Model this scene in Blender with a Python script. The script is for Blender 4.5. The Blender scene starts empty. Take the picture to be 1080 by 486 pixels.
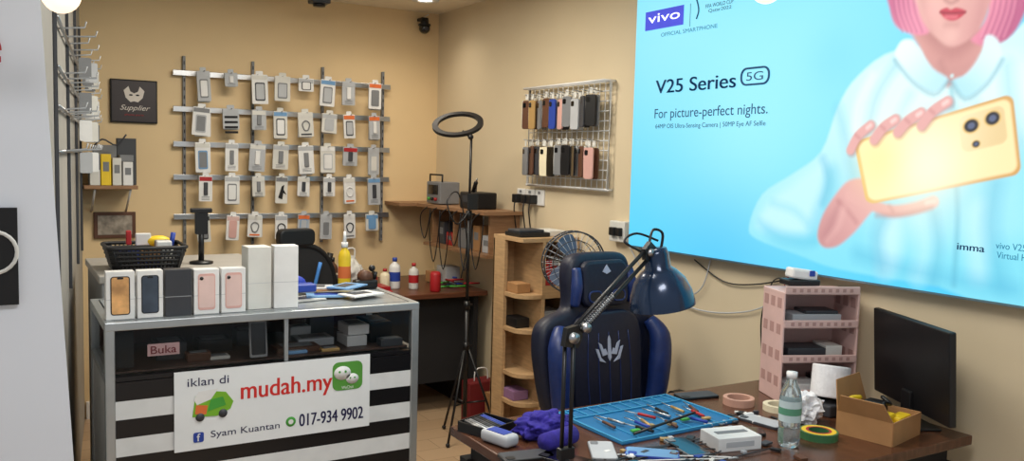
import bpy, bmesh, math, random
import numpy as np
from mathutils import Matrix, Vector, noise
random.seed(7)
SC=bpy.context.scene
PI=math.pi
# ------------------------------------------------------------ camera
F=910.0
CR=Matrix.Rotation(math.radians(-30.7),3,'Z')@Matrix.Rotation(math.radians(90-4.65),3,'X')@Matrix.Rotation(math.radians(1.5),3,'Z')
CP=Vector((0,0,1.55))
cam=bpy.data.objects.new('camera',bpy.data.cameras.new('camera'));SC.collection.objects.link(cam)
cam.matrix_world=Matrix.Translation(CP)@CR.to_4x4();cam.data.lens=36*F/1080;cam.data.clip_start=.05
SC.camera=cam
SC.view_settings.view_transform='Standard'

# ------------------------------------------------------------ materials
def lin(c):
    o=[]
    for x in c[:3]:
        x=x/255.0
        o.append(x/12.92 if x<=.04045 else ((x+.055)/1.055)**2.4)
    return o
MC={}
def mat(name,rgb,rough=.5,metal=0.0,var=.06,scale=12.0,emit=0.0,trans=0.0,bump=0.0,stretch=None,alpha=1.0,spec=.5,coat=0.0):
    if name in MC: return MC[name]
    m=bpy.data.materials.new(name);m.use_nodes=True
    nt=m.node_tree;b=nt.nodes['Principled BSDF']
    c=lin(rgb)
    tc=nt.nodes.new('ShaderNodeTexCoord');mp=nt.nodes.new('ShaderNodeMapping')
    nz=nt.nodes.new('ShaderNodeTexNoise');nz.inputs['Scale'].default_value=scale;nz.inputs['Detail'].default_value=4
    cr=nt.nodes.new('ShaderNodeValToRGB')
    nt.links.new(tc.outputs['Object'],mp.inputs['Vector']);nt.links.new(mp.outputs['Vector'],nz.inputs['Vector'])
    if stretch: mp.inputs['Scale'].default_value=stretch
    nt.links.new(nz.outputs['Fac'],cr.inputs['Fac'])
    cr.color_ramp.elements[0].position=.3;cr.color_ramp.elements[1].position=.7
    cr.color_ramp.elements[0].color=[max(0,x*(1-var)) for x in c]+[1]
    cr.color_ramp.elements[1].color=[min(1,x*(1+var)) for x in c]+[1]
    nt.links.new(cr.outputs['Color'],b.inputs['Base Color'])
    b.inputs['Roughness'].default_value=rough;b.inputs['Metallic'].default_value=metal
    b.inputs['Specular IOR Level'].default_value=spec
    if coat: b.inputs['Coat Weight'].default_value=coat
    if trans: b.inputs['Transmission Weight'].default_value=trans
    if alpha<1: b.inputs['Alpha'].default_value=alpha
    if emit:
        nt.links.new(cr.outputs['Color'],b.inputs['Emission Color']);b.inputs['Emission Strength'].default_value=emit
    if bump:
        bp=nt.nodes.new('ShaderNodeBump');bp.inputs['Strength'].default_value=bump;bp.inputs['Distance'].default_value=.01
        nt.links.new(nz.outputs['Fac'],bp.inputs['Height']);nt.links.new(bp.outputs['Normal'],b.inputs['Normal'])
    MC[name]=m;return m
WHITE=mat('white_plastic',(228,228,228),.45)
OFFW=mat('offwhite_card',(214,213,208),.6)
BLACK=mat('black_plastic',(18,18,21),.4)
BLACKM=mat('black_matte',(22,22,25),.8)
BLACKG=mat('black_gloss',(10,11,14),.12,coat=.5)
CHROME=mat('brushed_metal',(180,182,186),.35,1.0)
ALU=mat('aluminium_frame',(178,184,188),.35,.7)
WOOD=mat('birch_board',(186,152,112),.5,var=.14,scale=6,stretch=(2,2,14))
WOODS=mat('shelf_board_brown',(150,112,80),.5,var=.16,scale=6,stretch=(2,2,14))
WOODD=mat('walnut_board',(96,56,38),.35,var=.25,scale=5,stretch=(2,14,14))
CARD=mat('cardboard',(168,124,80),.85,var=.1)
NAVY=mat('navy_leather',(22,44,100),.42,var=.15,scale=40,bump=.15)
NAVYD=mat('dark_navy_leather',(13,19,42),.5,var=.15,scale=40,bump=.15)
LAMPB=mat('lamp_blue_enamel',(22,44,74),.22,.3,coat=.4)
GOLD=mat('gold_foil',(192,156,100),.35,.3)
ROSE=mat('rose_gold',(226,178,170),.35,.2)
YEL=mat('yellow_plastic',(236,200,40),.45)
ORG=mat('orange_card',(220,112,56),.6)
RED=mat('red_card',(172,30,36),.5)
GREEN=mat('green_ink',(70,160,60),.5)
GREY=mat('grey_plastic',(122,124,128),.5)
LGREY=mat('light_grey_card',(180,183,188),.5)
DGREY=mat('dark_grey',(58,60,66),.5)
BLUE=mat('blue_plastic',(36,66,160),.45)
SKYB=mat('sky_blue_card',(110,155,200),.5)
PINK=mat('pink_plastic',(214,180,174),.45)
BROWN=mat('brown_leather',(92,58,40),.5)
PURPLE=mat('violet_blue_cloth',(48,38,140),.9,var=.3,scale=30,bump=.5)
MATB=mat('blue_silicone',(24,104,156),.5)
MATL=mat('blue_silicone_ridge',(56,144,190),.5)
GLASS=mat('counter_glass',(18,26,28),.03,alpha=.16,spec=.7)
CREAM=mat('cream_plastic',(230,220,190),.5)

# ------------------------------------------------------------ builder
FRONT=Matrix(((1,0,0,0),(0,0,-1,0),(0,1,0,0),(0,0,0,1)))     # x->X y->Z n->-Y
RWALL=Matrix(((0,0,-1,0),(-1,0,0,0),(0,1,0,0),(0,0,0,1)))     # x->-Y y->Z n->-X
def T(*a): return Matrix.Translation(Vector(a))
def RX(d): return Matrix.Rotation(math.radians(d),4,'X')
def RY(d): return Matrix.Rotation(math.radians(d),4,'Y')
def RZ(d): return Matrix.Rotation(math.radians(d),4,'Z')
class B:
    def __init__(s,name,loc=(0,0,0),rz=0):
        s.name=name;s.loc=loc;s.rz=rz;s.v=[];s.f=[];s.mi=[];s.sm=[];s.mats=[]
        s.M=Matrix.Identity(4)
    def _mi(s,m):
        if m not in s.mats: s.mats.append(m)
        return s.mats.index(m)
    def addbm(s,bm,m,M=None,smooth=False):
        X=s.M if M is None else s.M@M
        i0=len(s.v);k=s._mi(m)
        bm.verts.ensure_lookup_table();bm.verts.index_update()
        for v in bm.verts: s.v.append(tuple(X@v.co))
        for f in bm.faces:
            s.f.append([i0+v.index for v in f.verts]);s.mi.append(k);s.sm.append(smooth)
        bm.free()
    def box(s,c,d,m,bev=0,M=None,seg=2):
        bm=bmesh.new();bmesh.ops.create_cube(bm,size=1)
        for v in bm.verts: v.co=Vector((v.co.x*d[0],v.co.y*d[1],v.co.z*d[2]))
        if bev: bmesh.ops.bevel(bm,geom=bm.edges[:],offset=min(bev,min(d)*.48),segments=seg,profile=.5,affect='EDGES')
        L=T(*c) if M is None else M@T(*c)
        s.addbm(bm,m,L,bool(bev) and seg>2)
    def cyl(s,p0,p1,r,m,r1=None,seg=14,cap=True):
        p0=Vector(p0);p1=Vector(p1);d=p1-p0;h=d.length
        bm=bmesh.new();bmesh.ops.create_cone(bm,cap_ends=cap,segments=seg,radius1=r,radius2=r if r1 is None else r1,depth=h)
        q=d.to_track_quat('Z','Y').to_matrix().to_4x4()
        s.addbm(bm,m,T(*((p0+p1)/2))@q,True)
    def sph(s,c,r,m,sc=(1,1,1),seg=14,M=None):
        bm=bmesh.new();bmesh.ops.create_uvsphere(bm,u_segments=seg,v_segments=max(6,seg//2+2),radius=r)
        L=T(*c)@Matrix.Diagonal((sc[0],sc[1],sc[2],1))
        s.addbm(bm,m,L if M is None else M@L,True)
    def lathe(s,prof,m,M=None,seg=24,smooth=True):
        bm=bmesh.new();rings=[]
        for r,z in prof:
            if r<1e-5: rings.append([bm.verts.new((0,0,z))])
            else: rings.append([bm.verts.new((r*math.cos(2*PI*i/seg),r*math.sin(2*PI*i/seg),z)) for i in range(seg)])
        for a,b in zip(rings,rings[1:]):
            if len(a)==1 and len(b)==1: continue
            for i in range(seg):
                j=(i+1)%seg
                if len(a)==1: bm.faces.new((a[0],b[j],b[i]))
                elif len(b)==1: bm.faces.new((a[i],a[j],b[0]))
                else: bm.faces.new((a[i],a[j],b[j],b[i]))
        s.addbm(bm,m,M,smooth)
    def tube(s,pts,r,m,seg=8,cyc=False,sm=0,M=None):
        P=[Vector(p) for p in pts]
        if sm: P=crom(P,sm,cyc)
        n=len(P)
        if isinstance(r,(list,tuple)):
            if len(r)!=n:
                r=[float(np.interp(i/(n-1)*(len(r)-1),range(len(r)),r)) for i in range(n)]
            rr_=r
        else: rr_=[r]*n
        bm=bmesh.new();rings=[];up=None
        for i,p in enumerate(P):
            if cyc: t=P[(i+1)%n]-P[i-1]
            else: t=P[min(i+1,n-1)]-P[max(i-1,0)]
            t.normalize()
            if up is None:
                up=Vector((0,0,1)) if abs(t.z)<.9 else Vector((1,0,0))
            up=(up-t*up.dot(t));up.normalize();sd=t.cross(up)
            rings.append([bm.verts.new(p+(up*math.cos(2*PI*k/seg)+sd*math.sin(2*PI*k/seg))*rr_[i]) for k in range(seg)])
        for i in range(n if cyc else n-1):
            a=rings[i];b=rings[(i+1)%n]
            for k in range(seg):
                j=(k+1)%seg
                try: bm.faces.new((a[k],a[j],b[j],b[k]))
                except: pass
        if not cyc:
            bm.faces.new(rings[0][::-1]);bm.faces.new(rings[-1])
        s.addbm(bm,m,M,True)
    def prism(s,poly,z0,z1,m,M=None,bev=0,seg=2,smooth=False):
        bm=bmesh.new()
        a=[bm.verts.new((x,y,z0)) for x,y in poly];b=[bm.verts.new((x,y,z1)) for x,y in poly]
        n=len(poly);bm.faces.new(a[::-1]);bm.faces.new(b)
        for i in range(n): bm.faces.new((a[i],a[(i+1)%n],b[(i+1)%n],b[i]))
        bmesh.ops.recalc_face_normals(bm,faces=bm.faces[:])
        if bev:
            es=[e for e in bm.edges if abs(e.verts[0].co.z-e.verts[1].co.z)<1e-6]
            bmesh.ops.bevel(bm,geom=es,offset=bev,segments=seg,profile=.5,affect='EDGES')
        s.addbm(bm,m,M,smooth)
    def rrect(s,c,w,h,r,z0,z1,m,M=None,bev=0):
        s.prism(rr(c,w,h,r),z0,z1,m,M,bev)
    def text(s,st,x0,y0,w,h,m,M,ext=.0005,shear=0,z=0):
        cu=bpy.data.curves.new('t','FONT');cu.body=st;cu.extrude=0;cu.shear=shear
        ob=bpy.data.objects.new('t',cu);SC.collection.objects.link(ob)
        dg=bpy.context.evaluated_depsgraph_get();me=bpy.data.meshes.new_from_object(ob.evaluated_get(dg))
        bpy.data.objects.remove(ob)
        if not me.vertices: return
        xs=[v.co.x for v in me.vertices];ys=[v.co.y for v in me.vertices]
        ax,bx,ay,by=min(xs),max(xs),min(ys),max(ys)
        for v in me.vertices: v.co=Vector((x0+(v.co.x-ax)/(bx-ax)*w,y0+(v.co.y-ay)/(by-ay)*h,z))
        bm=bmesh.new();bm.from_mesh(me);bpy.data.meshes.remove(me)
        if ext:
            g=bmesh.ops.extrude_face_region(bm,geom=bm.faces[:])
            for v in g['geom']:
                if isinstance(v,bmesh.types.BMVert): v.co.z+=ext
        s.addbm(bm,m,M)
    def done(s,parent=None,sub=0):
        me=bpy.data.meshes.new(s.name);me.from_pydata(s.v,[],s.f)
        for m in s.mats: me.materials.append(m)
        me.polygons.foreach_set('material_index',s.mi);me.polygons.foreach_set('use_smooth',s.sm)
        me.update()
        o=bpy.data.objects.new(s.name,me);SC.collection.objects.link(o)
        o.location=s.loc;o.rotation_euler=(0,0,math.radians(s.rz))
        if parent: o.parent=parent
        return o
def rr(c,w,h,r,n=4):
    P=[]
    for cx,cy,a0 in ((w/2-r,h/2-r,0),(-w/2+r,h/2-r,90),(-w/2+r,-h/2+r,180),(w/2-r,-h/2+r,270)):
        for i in range(n+1):
            a=math.radians(a0+90*i/n);P.append((c[0]+cx+r*math.cos(a),c[1]+cy+r*math.sin(a)))
    return P
def crom(P,k=4,cyc=True):
    n=len(P);o=[]
    for i in range(n if cyc else n-1):
        g=lambda j:P[j%n] if cyc else P[min(max(j,0),n-1)]
        p0,p1,p2,p3=[Vector(g(i+d)) for d in (-1,0,1,2)]
        for j in range(k):
            t=j/k;o.append(.5*((2*p1)+(p2-p0)*t+(2*p0-5*p1+4*p2-p3)*t*t+(3*p1-p0-3*p2+p3)*t**3))
    if not cyc: o.append(Vector(P[-1]))
    return o

# ------------------------------------------------------------ room shell
def plain(name,c,d,m):
    b=B(name,c);b.box((0,0,0),d,m);return b.done()
WB=mat('back_wall_paint',(230,202,156),.6,var=.05,scale=1.5,bump=.03)
WR=mat('right_wall_paint',(214,198,168),.5,var=.05,scale=1.3,bump=.03)
WL=mat('partition_paint',(158,156,152),.6,var=.08,scale=3)
WP=mat('white_pillar_paint',(222,226,234),.45,var=.03,scale=2)
CE=mat('ceiling_paint',(236,226,206),.7,var=.03,scale=1.5)
HZ=2.53
plain('wall_back',(1.1,5.48,HZ/2),(3.3,.1,HZ),WB)
plain('wall_right',(2.65,2.2,HZ/2),(.1,6.6,HZ),WR)
plain('ceiling',(.9,2.6,HZ+.05),(3.6,5.8,.1),CE)
fm=mat('floor_laminate',(180,150,118),.35,var=.12,scale=3,stretch=(1,12,1))
nt=fm.node_tree;bs=nt.nodes['Principled BSDF']
br=nt.nodes.new('ShaderNodeTexBrick');br.inputs['Scale'].default_value=1.6;br.inputs['Mortar Size'].default_value=.003
br.inputs['Color1'].default_value=lin((190,162,130))+[1];br.inputs['Color2'].default_value=lin((178,148,116))+[1];br.inputs['Mortar'].default_value=lin((130,104,78))+[1]
tc=nt.nodes.new('ShaderNodeTexCoord');nt.links.new(tc.outputs['Object'],br.inputs['Vector']);nt.links.new(br.outputs['Color'],bs.inputs['Base Color'])
plain('floor',(.6,2.2,-.05),(4.4,6.8,.1),fm)
b=B('wall_left');x0,y0,x1,y1=.085,2.42,.392,5.43
b.prism([(x0,y0),(x1,y1),(x1-.1,y1),(x0-.1,y0)],0,HZ,WL);b.done()
plain('baseboard_back',(1.5,5.42,.05),(2.2,.02,.1),WHITE)
plain('baseboard_right',(2.59,3.4,.05),(.02,4.0,.1),WHITE)
b=B('pillar')
b.prism([(-1.1,0),(.175,0),(.05,HZ),(-1.1,HZ)],-.2,0,WP,T(0,2.2,0)@FRONT)
b.done()
b=B('pillar_poster',(0,2.195,0))
b.box((-.2,-.006,1.31),(.46,.008,.215),BLACKM)
b.lathe([(.05,0),(.05,.002),(.042,.002),(.042,0)],OFFW,T(-.018,-.011,1.32)@RX(90))
b.done()
b=B('pillar_logo_sticker',(0,2.195,0))
b.text('e',-.075,1.725,.082,.07,RED,FRONT,.001,z=.001);b.box((-.055,-.003,1.675),(.09,.004,.03),BLACKM)
b.done()

# ------------------------------------------------------------ light-box advertisement (flat artwork)
XF=2.54
def rect(u,v):
    d=CR@Vector(((u-540)/F,-(v-243)/F,-1));t=XF/d.x;p=CP+d*t
    return (-p.y,p.z)          # artwork coords (m): a to the right, b up
A0,A1,B0,B1=-3.20,-.62,1.168,2.44
b=B('lightbox_frame')
fr=mat('lightbox_edge',(150,170,178),.4,.4)
b.box((XF+.032,(-A0-A1)/2,(B0+B1)/2),(.05,A1-A0+.02,B1-B0+.02),fr,.004)
frame=b
nx,ny=860,440
ga=np.linspace(A0,A1,nx);gb=np.linspace(B0,B1,ny)
GA,GB=np.meshgrid(ga,gb)
img=np.zeros((ny,nx,3))
def hexc(c): return np.array(lin(c))
def sd(poly):
    P=np.array(poly);d=np.full(GA.shape,1e9);ins=np.zeros(GA.shape,bool)
    n=len(P)
    for i in range(n):
        ax,ay=P[i];bx,by=P[(i+1)%n];ex,ey=bx-ax,by-ay;wx,wy=GA-ax,GB-ay
        t=np.clip((wx*ex+wy*ey)/(ex*ex+ey*ey+1e-12),0,1)
        d=np.minimum(d,(wx-ex*t)**2+(wy-ey*t)**2)
        c=((ay>GB)!=(by>GB))&(GA<(bx-ax)*(GB-ay)/(by-ay+1e-12)+ax);ins^=c
    d=np.sqrt(d);return np.where(ins,-d,d)
def blend(al,col):
    global img
    img=img*(1-al[...,None])+col*al[...,None]
def grad(g):
    (p0,c0,p1,c1)=g;a=np.array(rect(*p0));c=np.array(rect(*p1));e=c-a
    t=np.clip(((GA-a[0])*e[0]+(GB-a[1])*e[1])/(e@e),0,1)[...,None]
    t=t*t*(3-2*t)
    return hexc(c0)*(1-t)+hexc(c1)*t
def paint(px,col,soft=1.0,al=1.0,smooth=True,inner=None):
    P=[rect(*p) for p in px]
    if smooth: P=[tuple(q) for q in crom([Vector(p) for p in P],4,True)]
    s=soft*.0042
    a=np.clip(.5-sd(P)/s*.5,0,1);a=a*a*(3-2*a)*al
    blend(a,grad(col) if len(col)==4 else hexc(col))
def stroke(px,w,col,soft=2.0,al=1.0):
    P=[np.array(rect(*p)) for p in px];P=[np.array(q) for q in crom([Vector(p) for p in P],4,False)]
    d=np.full(GA.shape,1e9)
    for p,q in zip(P,P[1:]):
        e=q-p;t=np.clip(((GA-p[0])*e[0]+(GB-p[1])*e[1])/(e@e+1e-12),0,1)
        d=np.minimum(d,np.hypot(GA-p[0]-e[0]*t,GB-p[1]-e[1]*t))
    a=np.clip(.5-(d-w*.0042)/(soft*.0042)*.5,0,1)*al
    blend(a,hexc(col))
img[:]=grad(((740,0),(116,210,235),(760,285),(72,196,238)))
def glow(u,v,r,col,al):
    a,bb=rect(u,v);d=np.hypot(GA-a,(GB-bb));blend(np.exp(-(d/(r*.0042))**2)*al,hexc(col))
glow(790,150,110,(156,232,249),.85);glow(860,60,90,(144,224,241),.7);glow(700,60,90,(138,218,237),.6)
glow(760,270,90,(50,176,231),.5);glow(880,60,30,(110,204,228),.4)
paint([(948,52),(905,80),(884,112),(866,160),(835,184),(804,205),(790,238),(798,252),(840,268),(885,284),(990,302),(1090,322),(1095,40),(1050,44)],((900,70),(200,238,243),(930,280),(124,214,233)),2.2)
paint([(940,70),(912,92),(900,130),(905,160),(1000,110),(1080,150),(1090,70),(1040,55)],(218,244,246),12,.9)
paint([(870,170),(838,192),(812,212),(799,238),(830,248),(862,240),(872,205)],(190,233,243),8,.85)
paint([(872,175),(866,200),(852,240),(862,258),(880,215),(884,180)],(110,200,222),7,.55)
paint([(800,232),(825,244),(860,252),(850,262),(815,254)],(96,194,222),7,.6)
paint([(925,225),(1000,215),(1075,190),(1090,250),(1000,262),(925,262)],(160,226,239),16,.7)
paint([(930,240),(945,225),(950,262),(940,290),(925,285)],(200,238,245),8,.6)
paint([(1020,225),(1040,215),(1042,290),(1022,290)],(194,236,244),8,.5)
for s_,w,c,a,sf in [([(948,64),(925,100),(915,140)],3,(126,196,212),.6,6),([(884,115),(893,150),(900,185)],2.5,(110,194,216),.55,7),([(868,168),(874,190),(868,214)],2,(84,178,208),.6,5),
     ([(1004,90),(1006,120),(1002,110)],1.2,(120,190,205),.7,4),([(1008,190),(1010,230),(1006,300)],1.0,(92,176,200),.8,3),([(935,225),(925,250),(930,285)],3,(74,176,208),.6,8),([(970,232),(975,262),(968,292)],4,(180,233,243),.7,8),([(985,225),(990,260),(984,296)],2,(88,178,206),.6,6),
     ([(1050,195),(1045,240),(1056,300)],4,(80,178,210),.6,8),([(1062,70),(1066,110),(1078,150)],3,(124,198,214),.6,7),([(960,100),(945,130),(940,150)],2.5,(152,209,221),.6,6),([(905,268),(960,285),(1070,306)],4,(66,170,208),.5,8),([(920,80),(905,110),(902,135)],1.5,(232,249,251),.7,5),([(1030,108),(1024,125)],2,(162,215,225),.6,5),([(815,214),(838,222),(852,236)],1.2,(120,204,224),.6,6)]:
    stroke(s_,w,c,sf,a)
paint([(966,30),(972,55),(978,72),(1000,92),(1020,78),(1034,58),(1044,30)],((1000,30),(214,156,150),(1000,90),(196,140,136)),3)
paint([(975,40),(1003,60),(1035,40),(1030,30),(975,30)],(168,108,108),8,.7)
stroke([(992,66),(998,84)],1.2,(176,120,118),4,.6)
paint([(936,-14),(938,8),(944,26),(956,34),(972,37),(981,28),(968,-14)],((940,0),(198,108,144),(975,10),(228,142,168)),2)
paint([(1042,-14),(1042,12),(1034,30),(1024,42),(1040,49),(1060,43),(1076,24),(1086,-14)],((1040,0),(226,138,162),(1080,10),(184,92,132)),2)
paint([(966,-14),(968,8),(976,26),(990,42),(1004,49),(1020,43),(1036,26),(1044,4),(1046,-14)],((970,0),(230,182,172),(1040,20),(212,156,152)),2.2)
paint([(968,0),(972,18),(984,34),(982,14),(976,-6)],(206,148,146),6,.6);paint([(1040,0),(1038,18),(1026,36),(1030,14),(1036,-6)],(196,136,136),6,.6)
glow(985,12,8,(236,176,172),.5);glow(1003,38,7,(236,188,178),.6)
for u in (942,947,952,957,963): stroke([(u,-8),(u+3,14),(u+10,33)],.5,(176,84,124),1.6,.6);stroke([(u+2,-8),(u+5,14),(u+12,32)],.4,(240,168,190),1.6,.5)
for u in (1051,1057,1063,1069,1075): stroke([(u,-8),(u-4,14),(u-14,40)],.5,(168,76,118),1.6,.6);stroke([(u-3,-8),(u-7,14),(u-16,38)],.4,(236,158,182),1.6,.5)
paint([(991,12),(998,8),(1003,10),(1009,8),(1019,12),(1011,20),(1003,22),(996,19)],(196,62,84),1.4)
stroke([(992,13),(1003,14),(1018,13)],.6,(120,30,50),1.2,.8);stroke([(998,18),(1008,18)],.8,(236,140,150),2,.6)
stroke([(997,0),(1003,3),(1010,0)],.8,(160,100,98),2,.7);stroke([(998,26),(1009,26)],1.0,(190,132,128),3,.6)
paint([(950,44),(944,62),(962,84),(984,98),(1000,84),(984,72),(970,52),(962,42)],((950,50),(226,247,248),(990,95),(180,225,235)),2)
paint([(1040,38),(1034,60),(1020,78),(1004,86),(1018,104),(1040,88),(1056,62),(1052,42)],((1050,50),(216,242,245),(1010,100),(170,221,232)),2)
stroke([(944,63),(962,86),(985,100),(1000,86)],.8,(100,166,184),2.5,.8);stroke([(1004,87),(1018,105),(1041,89),(1057,63)],.8,(100,166,184),2.5,.8)
stroke([(1003,92),(1005,112)],.8,(130,196,208),2,.8);stroke([(1004,80),(1004,80)],1.4,(196,226,228),1,.9)
# hand: wrist, palm, thumb
paint([(862,248),(868,226),(882,204),(896,190),(915,190),(925,212),(912,232),(898,248),(882,260),(868,260)],((865,255),(198,144,144),(915,205),(220,168,164)),2.2)
paint([(866,250),(874,230),(886,212),(880,240),(872,258)],(176,120,124),5,.5)
stroke([(896,206),(915,214),(938,222),(962,220),(984,213)],4.6,(220,168,164),1.6)
stroke([(978,214),(986,212)],2.2,(244,204,198),1.5,.8)
stroke([(925,227),(950,227),(982,219)],1,(170,106,110),3,.7)
stroke([(903,234),(894,222),(884,212)],1,(176,114,118),3,.6);stroke([(938,217),(942,223)],.8,(186,124,126),2,.6)
stroke([(872,254),(884,238),(890,220)],1.2,(232,184,178),4,.5)
def lerp(p,q,t): return (p[0]+(q[0]-p[0])*t,p[1]+(q[1]-p[1])*t)
PH=[(903,150),(1066,101),(1075,182),(916,214)]
def ph(x,y): return lerp(lerp(PH[0],PH[1],x),lerp(PH[3],PH[2],x),y)
def phr(x,y,w,h,r,n=5,asp=.52):
    return [ph(x+q[0],y+q[1]/asp) for q in rr((0,0),w,h*asp,r,n)]
paint(phr(.5,.5,1.03,1.05,.06),((905,150),(222,184,110),(1070,190),(206,158,92)),1,1,False)
paint(phr(.5,.5,.985,.96,.055),((905,160),(253,234,178),(1075,170),(249,224,170)),1.5,1,False)
glow(975,175,34,(255,249,218),.8);glow(930,170,25,(252,222,140),.45)
paint(phr(.80,.33,.30,.50,.05),((1000,130),(244,228,184),(1060,130),(226,200,148)),1,1,False)
for (x,y,r) in ((.73,.24,.058),(.87,.22,.058),(.745,.50,.03)):
    for k_,cc_ in ((1,(226,190,120)),(.8,(40,42,52)),(.4,(90,100,130))):
        paint([ph(x+k_*r*math.cos(t),y+k_*r*1.85*math.sin(t)) for t in np.linspace(0,2*PI,24)[:-1]],cc_,1,1,False)
for s_,w in [([(897,158),(905,143),(918,132)],4.0),([(922,147),(932,134),(944,126)],4.3),([(947,139),(958,127),(971,119)],4.3),([(972,132),(984,117),(999,107)],4.1)]:
    stroke([(p[0]+1.6,p[1]+1.8) for p in s_],w,(164,102,104),2.2,.7)
    stroke(s_,w,(222,168,164),1.2);stroke([lerp(s_[1],s_[2],.75),s_[2]],w*.36,(246,210,204),1.3,.85)
    k0=lerp(s_[0],s_[1],.95);stroke([(k0[0]-2,k0[1]-1.5),(k0[0]+1.5,k0[1]+1.5)],.6,(188,124,126),2,.7)
img=np.clip(img,0,1)
vv=np.zeros((nx*ny,3));vv[:,0]=XF;vv[:,1]=-GA.ravel();vv[:,2]=GB.ravel()
idx=np.arange(nx*ny).reshape(ny,nx)
fq=np.stack([idx[:-1,:-1],idx[:-1,1:],idx[1:,1:],idx[1:,:-1]],-1).reshape(-1,4)
me=bpy.data.meshes.new('artwork_panel');me.vertices.add(nx*ny);me.vertices.foreach_set('co',vv.ravel())
me.loops.add(fq.size);me.loops.foreach_set('vertex_index',fq.ravel())
me.polygons.add(len(fq));me.polygons.foreach_set('loop_start',np.arange(0,fq.size,4))
me.update(calc_edges=True);me.validate()
ca=me.color_attributes.new('artwork','FLOAT_COLOR','POINT')
ca.data.foreach_set('color',np.concatenate([img.reshape(-1,3),np.ones((nx*ny,1))],1).ravel())
m=bpy.data.materials.new('lightbox_artwork');m.use_nodes=True;nt=m.node_tree;bs=nt.nodes['Principled BSDF']
at=nt.nodes.new('ShaderNodeAttribute');at.attribute_name='artwork'
bs.inputs['Base Color'].default_value=(.02,.02,.02,1);bs.inputs['Roughness'].default_value=.5
nt.links.new(at.outputs['Color'],bs.inputs['Emission Color']);bs.inputs['Emission Strength'].default_value=1.2
me.materials.append(m)
LBE=bpy.data.objects.new('lightbox_advertisement',None);SC.collection.objects.link(LBE)
art=bpy.data.objects.new('artwork_panel',me);SC.collection.objects.link(art);art.parent=LBE
frame.name='frame';frame.done(LBE)
t=B('lettering')
NT=mat('print_navy',(18,64,104),.6,emit=.45);NP=mat('print_royal_blue',(52,62,190),.6,emit=.8);NWH=mat('print_white',(245,250,255),.6,emit=.9);NCY=mat('print_teal',(20,110,150),.6,emit=.5)
ART=T(XF-.003,0,0)@RWALL
def ptext(st,u0,v0,u1,hp,m):
    a,c=rect(u0,v0);e=rect(u1,v0)[0];g=rect(u0,v0-hp)[1];t.text(st,a,c,e-a,g-c,m,ART,.0004,z=.0015)
a,c=rect(681,33);e,g=rect(722,5)
t.box(((a+e)/2,(c+g)/2,0),(e-a,g-c,.001),NP,M=ART)
t.text('vivo',a+.022,c+.03,e-a-.044,(g-c)*.45,NWH,ART,.0004,z=.002)
ptext('OFFICIAL SMARTPHONE',698,39,757,4,NCY)
ptext('FIFA WORLD CUP',745,9,774,4,NT);ptext('Qatar2022',748,14,772,4,NT)
a,c=rect(735,20);t.tube([(a,c,0),(a+.012,c+.03,0),(a+.006,c+.06,0),(a-.008,c+.09,0)],.003,NT,6,sm=4,M=ART)
a,c=rect(728,28);e,g=rect(728,4);t.box((a,(c+g)/2,0),(.002,g-c,.001),NT,M=ART)
for dx in (0,.7): ptext('V25 Series',692+dx,99,776+dx,14,NT)
a,c=rect(782,90);e=rect(811,90)[0];g=rect(782,73)[1]
P=rr(((a+e)/2,(c+g)/2),e-a,g-c,.028,6);t.tube([(x,y,0) for x,y in P],.0042,NT,6,cyc=True,M=ART)
t.text('5G',a+.028,c+(g-c)*.24,e-a-.056,(g-c)*.52,NT,ART,.0004,z=.001)
ptext('For picture-perfect nights.',691,128,810,13,NT)
ptext('64MP OIS Ultra-Sensing Camera | 50MP Eye AF Selfie',692,137,808,6,NT)
for dx in (0,.5): ptext('imma',1010+dx,263,1039+dx,7,NT)
ptext('vivo V25 Series',1051,262,1110,7,NCY);ptext('Virtual Human',1052,272,1104,7,NCY)
t.done(LBE)

# ------------------------------------------------------------ accessory display on back wall
b=B('accessory_display_rack',(0,5.43,0))
rz=[2.01,1.80,1.595,1.40,1.165]
for z in rz:
    b.box((1.555,-.035,z),(1.36,.012,.032),CHROME,.002);b.box((1.555,-.042,z-.012),(1.36,.006,.006),CHROME)
for x in (.94,1.34,1.78,2.19):
    b.box((x,-.013,1.55),(.016,.026,1.12),GREY,.002)
    for k in range(22): b.box((x,-.027,1.02+k*.05),(.005,.002,.02),BLACKM)
cols=[1.03,1.185,1.335,1.485,1.64,1.785,1.925,2.085]
for r,z in enumerate(rz):
    for x in cols:
        b.cyl((x,-.03,z-.0),(x,-.16,z+.012),.0025,CHROME,seg=6)
b.done()
b=B('hanging_accessory_packets',(0,5.43,0))
hdr=[[LGREY,LGREY,OFFW,OFFW,LGREY,SKYB,LGREY,ORG],[GREY,LGREY,OFFW,SKYB,OFFW,LGREY,ORG,ORG],[OFFW,LGREY,OFFW,LGREY,LGREY,WHITE,RED,LGREY],[RED,LGREY,OFFW,GREY,OFFW,LGREY,OFFW,SKYB],[BLACKM,PINK,OFFW,LGREY,ORG,LGREY,WHITE,SKYB]]
body=[WHITE,LGREY,WHITE,OFFW,LGREY,LGREY,OFFW,WHITE]
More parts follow.
